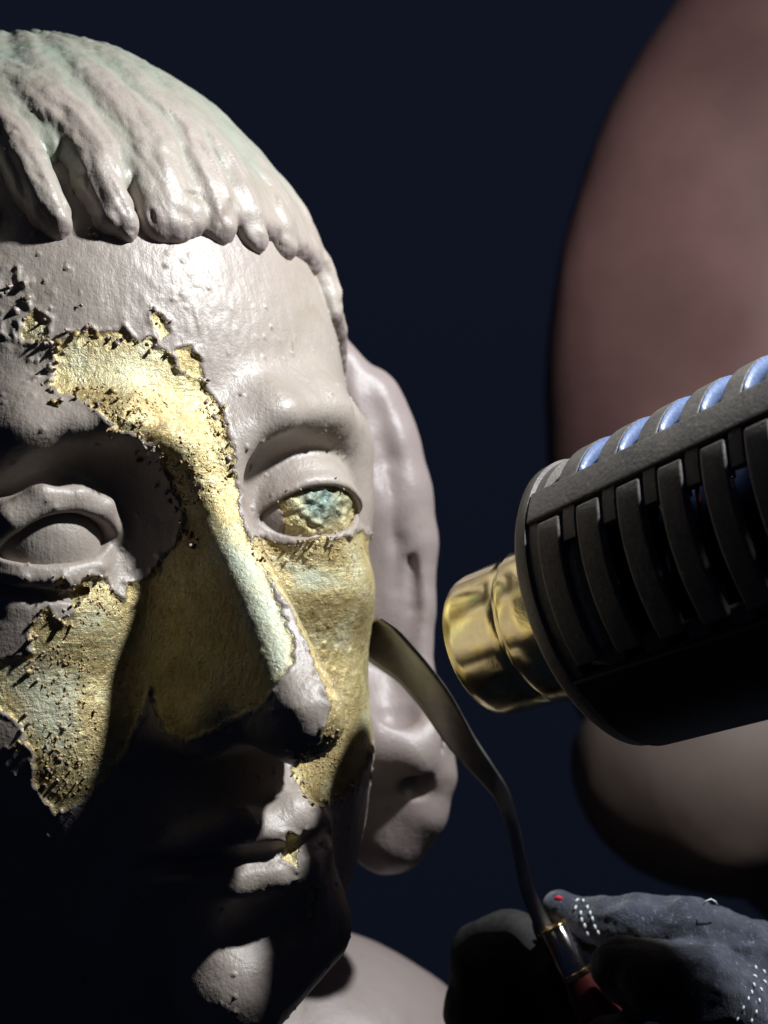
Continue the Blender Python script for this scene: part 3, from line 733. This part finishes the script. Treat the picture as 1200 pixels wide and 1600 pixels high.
def brass_mat():
    m, nd, ln, b = mat('heated_brass', (0.8, 0.62, 0.25), 0.26, 1.0)
    co = obj_coord(nd); n = noise_node(nd, ln, 60, 6, 0.65, co, 0.8); n2 = noise_node(nd, ln, 500, 4, 0.6, co)
    c = ramp(nd, ln, n.outputs[0], [(0.3, (0.55, 0.44, 0.22)), (0.5, (0.78, 0.68, 0.38)), (0.7, (0.86, 0.80, 0.50))]).outputs[0]
    ln.new(c, b.inputs['Base Color'])
    ln.new(mth(nd, ln, 'ADD', 0.08, mth(nd, ln, 'MULTIPLY', n.outputs[0], 0.22)), b.inputs['Roughness'])
    bump(nd, ln, b, mth(nd, ln, 'ADD', n.outputs[0], mth(nd, ln, 'MULTIPLY', n2.outputs[0], 0.10)), 0.13, 0.0010); return m
M_br = brass_mat()
M_blue = simple('blue_sheen', (0.085, 0.12, 0.22), 0.35, 0, 0.5, 900, 0.2)  # lighter blue: lamp sheen on the ribs' dark plastic, painted as colour
M_tube = simple('heater_tube_steel', (0.035, 0.05, 0.10), 0.3, 0.8)
M_cream = simple('ceramic', (0.85, 0.76, 0.6), 0.6, 0, 0.4, 900, 0.3)
M_grey = simple('mica_ring', (0.20, 0.18, 0.13), 0.5, 0, 0.4)
M_red = simple('red_insulation', (0.16, 0.012, 0.012), 0.35, 0, 0.5)
M_dark = simple('dark_interior', (0.012, 0.012, 0.018), 0.5, 0, 0.4)
# nozzle
noz = lathe('nozzle', [(24, 20.6), (-12, 20.9), (-17.5, 20.9), (-18.3, 20.5), (-19.0, 19.9), (-19.8, 20.2), (-23, 20.0), (-33.5, 19.6), (-36, 19.1), (-37.2, 18.2), (-36.8, 17.4), (-30, 17.4), (24, 18)], M_br)
noz.modifiers['e'].split_angle = math.radians(75)
# front ring, with its inner lip
lathe('front_ring', [(-0.5, 24), (-0.5, RG - 5), (0.2, RG - 1.6), (1.6, RG - 0.2), (4.5, Rs(4.5) - 0.2), (5.2, Rs(5) - 1.0), (8, Rs(8) - 1.0), (8, Rs(8) - 4), (3, RG - 4), (3, 24)], M_pl, closed=True)
PER, RW = 12.0, 7.3
S0 = 8.0
NR = 12
slab('spine', 5.0, S0 + PER * NR, 45.5, 61, -3, 0.0, M_pl, nt=8, ns=1)
for k in range(NR):
    s = S0 + k * PER
    slab('rib', s + 0.2, s + RW, -13, 43.6, -3.2, 0.0, M_pl, bev=0.8)
    slab('rib', s + RW - 2.0, s + PER - 0.8, 59.5, 140, -3.8, -0.1, M_pl, bev=0.5)
    slab('rib_sheen', s + PER - 0.9, s + PER - 0.2, 61.2, 118, -4.6, -0.3, M_blue, bev=0)  # added thin slab, colours the rib's rear face as if lamp-lit
    slab('rib_sheen', s + RW - 0.3, s + RW + 0.25, 30, 43, -3.2, -1.0, M_blue, bev=0)  # same painted blue glint at the top of the lower rib
    slab('tooth', s + RW + 0.6, s + PER - 0.3, 32, 46.5, -3.0, -0.6, M_pl, bev=0.3)
    slab('rib_foot', s + RW - 1.0, s + PER + 0.6, -18, -11, -5, -2.2, M_pl, bev=0.5)
slab('lower_cover', 5.0, S0 + PER * NR, -218, -17.5, -3, 0.7, M_pl2, ns=1, bev=0.8)
slab('inner_wall', 8, S0 + PER * NR, -218, -18, -7.5, -3.4, M_dark, bev=0)
lathe('heater_tube', [(9, 22.5), (26, 22.5), (27, 24), (34, 24), (34.5, 22), (60, 22), (62, 27), (110, 27), (110, 5)], M_tube)
lathe('ceramic_ring', [(12.5, 22.3), (12.5, 34.5), (15.8, 34.5), (15.8, 22.3)], M_cream, closed=True)
lathe('mica_ring', [(28.6, 22.3), (28.6, 31), (31, 31), (31, 22.3)], M_grey, closed=True)
lathe('rear_bulkhead', [(S0 + PER * NR - 2, 3), (S0 + PER * NR - 2, Rs(S0 + PER * NR) - 1), (S0 + PER * NR + 1, Rs(S0 + PER * NR) - 1), (S0 + PER * NR + 1, 3)], M_pl2, closed=True)
def tube(pts, rad, n=10):
    pts = np.array(pts, float); V = []; F = []
    T = np.gradient(pts, axis=0); T /= np.linalg.norm(T, axis=1)[:, None]
    up = np.array([0.3, -1, 0.2])
    for i, p in enumerate(pts):
        a = np.cross(T[i], up); a /= np.linalg.norm(a); b = np.cross(T[i], a); r = rad[i] if hasattr(rad, '__len__') else rad
        for k in range(n):
            c = 2 * math.pi * k / n; V.append(p + r * (math.cos(c) * a + math.sin(c) * b))
    for i in range(len(pts) - 1):
        for k in range(n): F.append((i * n + k, i * n + (k + 1) % n, (i + 1) * n + (k + 1) % n, (i + 1) * n + k))
    F.append(tuple(range(n))[::-1]); F.append(tuple((len(pts) - 1) * n + k for k in range(n)))
    return np.array(V), F
V, F = tube([G(50 + 1.0 * math.sin(t / 20), 34, t) for t in np.linspace(44, -16, 20)], 0.6)
part('red_wire', V, F, M_red, gun)
print('gun', time.time() - T0)
# ================================================================== SPATULA
M_st = simple('blade_steel', (0.34, 0.32, 0.30), 0.38, 1.0, 0.5, 200, 0.2, 0.15, 0.0002)
M_chr = simple('ferrule_metal', (0.55, 0.50, 0.50), 0.16, 1.0, 0.5, 200, 0.15, 0.1, 0.0001)
M_gold = simple('brass_rim', (0.80, 0.60, 0.30), 0.22, 1.0)
M_hnd = simple('dark_red_wood', (0.075, 0.012, 0.012), 0.25, 0, 0.5, 120, 0.3)
spat = thing('spatula', 'thin steel palette knife with dark red handle lifting paint from the cheek', 'palette knife', P(930, 1600, 8))
BL = [(572, 985, 70, 60.0, -52), (598, 1008, 84, 59.6, -50), (642, 1046, 64, 59.2, -46), (682, 1096, 60, 58.8, -42), (718, 1156, 52, 58.4, -38), (753, 1200, 41, 58.0, -30), (785, 1240, 30, 57.6, -10), (802, 1290, 22, 57.2, 20), (812, 1340, 20, 56.8, 40), (823, 1390, 24, 56.4, 38), (840, 1430, 27, 56.0, 30), (862, 1470, 30, 55.6, 30)]
BL = np.array(BL, float); tt = np.linspace(0, len(BL) - 1, 60)
BLi = np.stack([np.interp(tt, np.arange(len(BL)), BL[:, i]) for i in range(5)], 1)
for _ in range(3): BLi[1:-1] = (BLi[:-2] + BLi[1:-1] * 2 + BLi[2:]) / 4
cen = np.array([P(a, b, c) for a, b, _, c, _ in BLi]); TT = np.gradient(cen, axis=0); TT /= np.linalg.norm(TT, axis=1)[:, None]
V = []; F = []
for i in range(60):
    t = TT[i]; sd = np.cross(t, [0, 1, 0]); sd /= np.linalg.norm(sd); nr = np.cross(sd, t); tw = math.radians(BLi[i, 4])
    a = math.cos(tw) * sd + math.sin(tw) * nr; b = np.cross(t, a)
    hw = BLi[i, 2] / PXMM / 2 / max(math.cos(tw), 0.6); th = 0.35 + 0.9 * max(0, (i - 30) / 30)
    ring = [(-1, 0), (-0.75, 0.7), (0, 1), (0.75, 0.7), (1, 0), (0.75, -0.7), (0, -1), (-0.75, -0.7)]
    for x_, y_ in ring: V.append(cen[i] + a * hw * x_ + b * th * y_)
for i in range(59):
    for k in range(8): F.append((i * 8 + k, i * 8 + (k + 1) % 8, (i + 1) * 8 + (k + 1) % 8, (i + 1) * 8 + k))
F.append(tuple(range(8))[::-1]); F.append(tuple(59 * 8 + k for k in range(8)))
part('blade', V, F, M_st, spat)
HA, HB = P(862, 1447, 56), P(902, 1524, 54)
ax_ = (HB - HA) / np.linalg.norm(HB - HA)
def axlathe(name, A, ax, prof, m, parent, n=40, label=None):
    a = np.cross(ax, [0, 1, 0]); a /= np.linalg.norm(a); b = np.cross(ax, a); V = []; F = []
    for k in range(n):
        c = 2 * math.pi * k / n
        for s, r in prof: V.append(A + ax * s + r * (math.cos(c) * a + math.sin(c) * b))
    p = len(prof)
    for k in range(n):
        for j in range(p - 1): F.append((k * p + j, k * p + j + 1, ((k + 1) % n) * p + j + 1, ((k + 1) % n) * p + j))
    o = part(name, V, F, m, parent, True, label)
    md = o.modifiers.new('e', 'EDGE_SPLIT'); md.split_angle = math.radians(50); return o
Lf = np.linalg.norm(HB - HA)
axlathe('ferrule', HA, ax_, [(0, 0.2), (0, 3.6), (0.6, 4.3), (Lf, 4.7)], M_chr, spat)
axlathe('ferrule_rim', HA, ax_, [(-0.4, 1), (-0.4, 3.9), (0.2, 4.5), (0.9, 4.5), (1.1, 4.2)], M_gold, spat)
axlathe('ferrule_rim', HA, ax_, [(Lf - 1.5, 4.4), (Lf - 1.2, 5.1), (Lf, 5.2), (Lf + 0.5, 4.9), (Lf + 0.6, 4)], M_gold, spat)
axlathe('handle', HA, ax_, [(Lf, 4.7), (Lf + 4, 5.6), (Lf + 14, 6.8), (Lf + 45, 7.6), (Lf + 80, 6.2), (Lf + 95, 4), (Lf + 98, 0.1)], M_hnd, spat)
# ================================================================== GLOVED HAND
def fabric():
    m, nd, ln, b = mat('glove_fabric', (0.10, 0.11, 0.15), 0.9, 0, 0.3)
    co = obj_coord(nd); n = noise_node(nd, ln, 120, 6, 0.7, co); n2 = noise_node(nd, ln, 1500, 3, 0.7, co)
    mp = nd.new('ShaderNodeMapping'); mp.inputs['Scale'].default_value = (900, 900, 260); mp.inputs['Rotation'].default_value = (0, 0.5, 0); ln.new(co, mp.inputs['Vector'])
    n3 = noise_node(nd, ln, 1, 3, 0.7, mp.outputs[0])
    c = ramp(nd, ln, n.outputs[0], [(0.3, (0.012, 0.014, 0.022)), (0.52, (0.034, 0.039, 0.06)), (0.72, (0.08, 0.088, 0.12))]).outputs[0]
    c = mixc(nd, ln, ramp(nd, ln, n3.outputs[0], [(0.60, (0, 0, 0)), (0.75, (1, 1, 1))]).outputs[0], c, (0.20, 0.22, 0.27))
    pd = N_(nd, 'ShaderNodeAttribute', attribute_name='pad').outputs['Fac']
    c = mixc(nd, ln, pd, c, (0.012, 0.010, 0.010)); ln.new(c, b.inputs['Base Color'])
    b.inputs['Sheen Weight'].default_value = 0.3
    bump(nd, ln, b, mth(nd, ln, 'ADD', n2.outputs[0], mth(nd, ln, 'MULTIPLY', n3.outputs[0], 0.8)), 0.8, 0.0006); return m
M_fab = fabric()
FING = [  # picture polylines with depth, radii
 ([(922, 1440, 12), (985, 1442, 6), (1075, 1450, 4), (1170, 1500, 6), (1300, 1640, 14)], [6.2, 7.0, 8.0, 10, 14]),       # index over the top
 ([(972, 1508, -12), (1010, 1530, -14), (1090, 1545, -12), (1210, 1640, -4), (1300, 1760, 10)], [8.0, 9.5, 11.5, 15, 18]),   # thumb in front
 ([(900, 1660, -6), (960, 1640, -10), (1080, 1690, -6), (1250, 1800, 8)], [7.5, 8.5, 10, 13]),                              # middle
 ([(905, 1750, -4), (960, 1735, -9), (1080, 1780, -4), (1250, 1880, 10)], [7.2, 8.2, 9.5, 12]),                             # ring
 ([(915, 1835, 0), (965, 1820, -5), (1080, 1860, 0), (1230, 1950, 12)], [6.5, 7.2, 8.5, 11]),                               # little
]
HD = 50
FGp = [([P(a, b, c + HD) for a, b, c in pts], [r * 1.1 for r in rr]) for pts, rr in FING]
def hand_f(Q):
    d = ell(Q, P(1290, 1780, 18 + HD), (35, 24, 44))
    for k, (pts, rr) in enumerate(FGp): d = smin(d, chain(Q, pts, rr, 3), 3.0)
    d = smin(d, cap(Q, P(1330, 1820, 25 + HD), P(1560, 2100, 50 + HD), 26, 33), 14)
    d = smax(d, -chain(Q, [P(1070, 1420, 42), P(1090, 1470, 40), P(1120, 1500, 42)], [0.8, 1.6, 0.8], 1), 4)    # creases
    d = smax(d, -chain(Q, [P(1180, 1500, 38), P(1130, 1480, 38)], [1.5, 0.6], 1), 4)
    return d
lh = P(860, 2200, 20); hh = P(1640, 1370, 20)
Vg, Qg = surf(hand_f, (35, 10, -240), (185, 140, -98), 1.1 if QUICK else 0.7)
Ng = normals(Vg, Qg); Vg = Vg + Ng * (noise(Vg, 9, 81, 2) * 1.2 - np.abs(noise(Vg * np.array([.6, 1, 1.]), 8, 86, 2)) * 1.8 + noise(Vg * np.array([1, 1, .5]), 4, 82, 2) * 0.4 + noise(Vg, 1.0, 83) * 0.12)[:, None]
Xg, Yg = to_px(Vg)
pad = np.clip(0.5 + sdpoly(Xg + noise(Vg, 4, 84, 2) * 8, Yg, [(915, 1700), (925, 1540), (938, 1480), (975, 1448), (1030, 1462), (1068, 1520), (1100, 1620), (1110, 1700)]) / 14, 0, 1) * (Vg[:, 1] < 55)
hand = thing('gloved_hand', 'hand in a grey fleece work glove gripping the dark red handle', 'gloved hand', P(1250, 1800, 20))
glove = part('glove', Vg, Qg, M_fab, hand, attrs={'pad': pad})
M_stitch = simple('white_thread', (0.75, 0.80, 0.82), 0.6, 0, 0.3)
def dark_f(Q):
    d = chain(Q, [P(800, 1480, 70), P(768, 1500, 72), P(765, 1580, 74), P(800, 1700, 76), P(870, 1850, 70)], [9, 11, 12, 13, 15], 5)
    return smin(d, chain(Q, [P(800, 1480, 70), P(850, 1520, 66), P(890, 1600, 66)], [9, 8, 8.5], 3), 6)
Vd, Qd = surf(dark_f, (0, 45, -225), (80, 105, -95), 1.2)
Nd = normals(Vd, Qd); Vd = Vd + Nd * (noise(Vd, 6, 85, 3) * 0.8)[:, None]
M_fab2 = simple('dark_glove', (0.018, 0.017, 0.018), 0.8, 0, 0.3, 400, 0.4, 0.5, 0.0005)  # darker tone than the fabric of the other fingers
part('thumb', Vd, Qd, M_fab2, hand, label='dark gloved thumb left of the handle')
def surface_at(px, py, V, X, Y):
    dd = np.hypot(X - px, Y - py); c = np.nonzero(dd < 5)[0]
    if not len(c): c = np.argsort(dd)[:4]
    return c[np.argmin(V[c, 1])]
SM = None
def stitches(pts, n, ln_mm=1.1):
    global SM
    pts = np.array(pts, float); tt = np.linspace(0, len(pts) - 1, n); xs = np.interp(tt, range(len(pts)), pts[:, 0]); ys = np.interp(tt, range(len(pts)), pts[:, 1])
    if SM is None:
        V, F = tube([(-0.5 + i / 6, 0, 0.12 * math.sin(math.pi * i / 6)) for i in range(7)], [0.12, .2, .24, .25, .24, .2, .12], 6); SM = mesh_of('stitch', V, F, M_stitch)
    for i in range(n):
        j = surface_at(xs[i], ys[i], Vg, Xg, Yg); k = min(i + 1, n - 1); k0 = max(i - 1, 0)
        t = P(xs[k], ys[k], HD) - P(xs[k0], ys[k0], HD); nrm = Ng[j]; t = t - nrm * (t @ nrm); t /= np.linalg.norm(t); b = np.cross(nrm, t)
        o = bpy.data.objects.new('stitch', SM); COL.objects.link(o); o.parent = glove
        o.rotation_mode = 'QUATERNION'; o.rotation_quaternion = Matrix(np.stack([t, b, nrm], 1).tolist()).to_quaternion()
        o.location = Vector((Vg[j] + nrm * 0.15 - base_of(glove)) * MM); o.scale = (ln_mm * 1.25,) * 3
stitches([(899, 1404), (905, 1430), (916, 1460)], 6); stitches([(912, 1404), (920, 1430), (932, 1455)], 6)
stitches([(1184, 1510), (1180, 1535), (1172, 1560), (1155, 1595)], 7, 1.0); stitches([(1196, 1515), (1195, 1540), (1188, 1568), (1178, 1598)], 6, 1.0)
V, F = tube([P(1098, 1416, 44), P(1103, 1408, 43), P(1111, 1405, 43), P(1118, 1409, 44), P(1122, 1416, 46)], 0.22, 6)
part('loose_thread', V, F, M_stitch, glove)
M_seam = simple('red_cloth', (0.65, 0.03, 0.06), 0.7, 0, 0.3)
V, F = tube([P(1150, 1640, 38), P(1182, 1606, 36), P(1198, 1580, 37), P(1215, 1555, 40)], 1.5, 10)
part('red_cuff_seam', V, F, M_seam, glove)
def tip_f(Q): return chain(Q, [P(874, 1418, 64), P(905, 1440, 66), P(960, 1470, 68)], [5.0, 6.5, 7], 2)
Vt, Qt = surf(tip_f, (35, 40, -150), (85, 90, -95), 0.8)
tipo = part('fingertip', Vt, Qt, M_fab, glove, attrs={'pad': Vt[:, 0] * 0})
V, F = tube([P(866, 1404, 58), P(873, 1403, 58), P(879, 1404, 58)], [0.4, 0.8, 0.4], 8)
part('red_thread', V, F, M_seam, glove)
print('hand', time.time() - T0)
# ================================================================== BACKGROUND
M_bk2 = simple('far_beige_paint', (0.105, 0.077, 0.064), 0.6, 0, 0.3, 14, 0.25, 0.1, 0.002)
M_bk = simple('far_statue_paint', (0.15, 0.078, 0.071), 0.55, 0, 0.3, 14, 0.25, 0.1, 0.002)
def body_f(Q):
    d = ell(Q, (255, 400, 50), (177, 70, 270))
    d = smin(d, ell(Q, (240, 390, -35), (160, 70, 128)), 30)
    return smin(d, ell(Q, (330, 400, -150), (130, 70, 60)), 30)
Vb, Qb = surf(body_f, (60, 240, -260), (480, 560, 320), 6)
Vb = Vb + normals(Vb, Qb) * (noise(Vb, 90, 91, 2) * 9)[:, None]
far = thing('background_statue', 'large blurred reddish-brown rounded statue body behind the heat gun', 'statue', (340, 420, -330))
part('body', Vb, Qb, M_bk, far)
def knee_f(Q):
    d = ell(Q, P(1178, 1205, 300), (76, 50, 50))
    return smin(d, cap(Q, P(1160, 1300, 270), P(1330, 1215, 280), 11, 14), 10)
Vk, Qk = surf(knee_f, (40, 200, -230), (280, 400, -30), 4)
Vk = Vk + normals(Vk, Qk) * (noise(Vk, 45, 92, 2) * 5)[:, None]
part('arm', Vk, Qk, M_bk2, far, label='pale beige rounded lower form')
for o in scene.objects:
    if '_b' in o: del o['_b']
print('done', time.time() - T0, sum(len(m.polygons) for m in bpy.data.meshes))
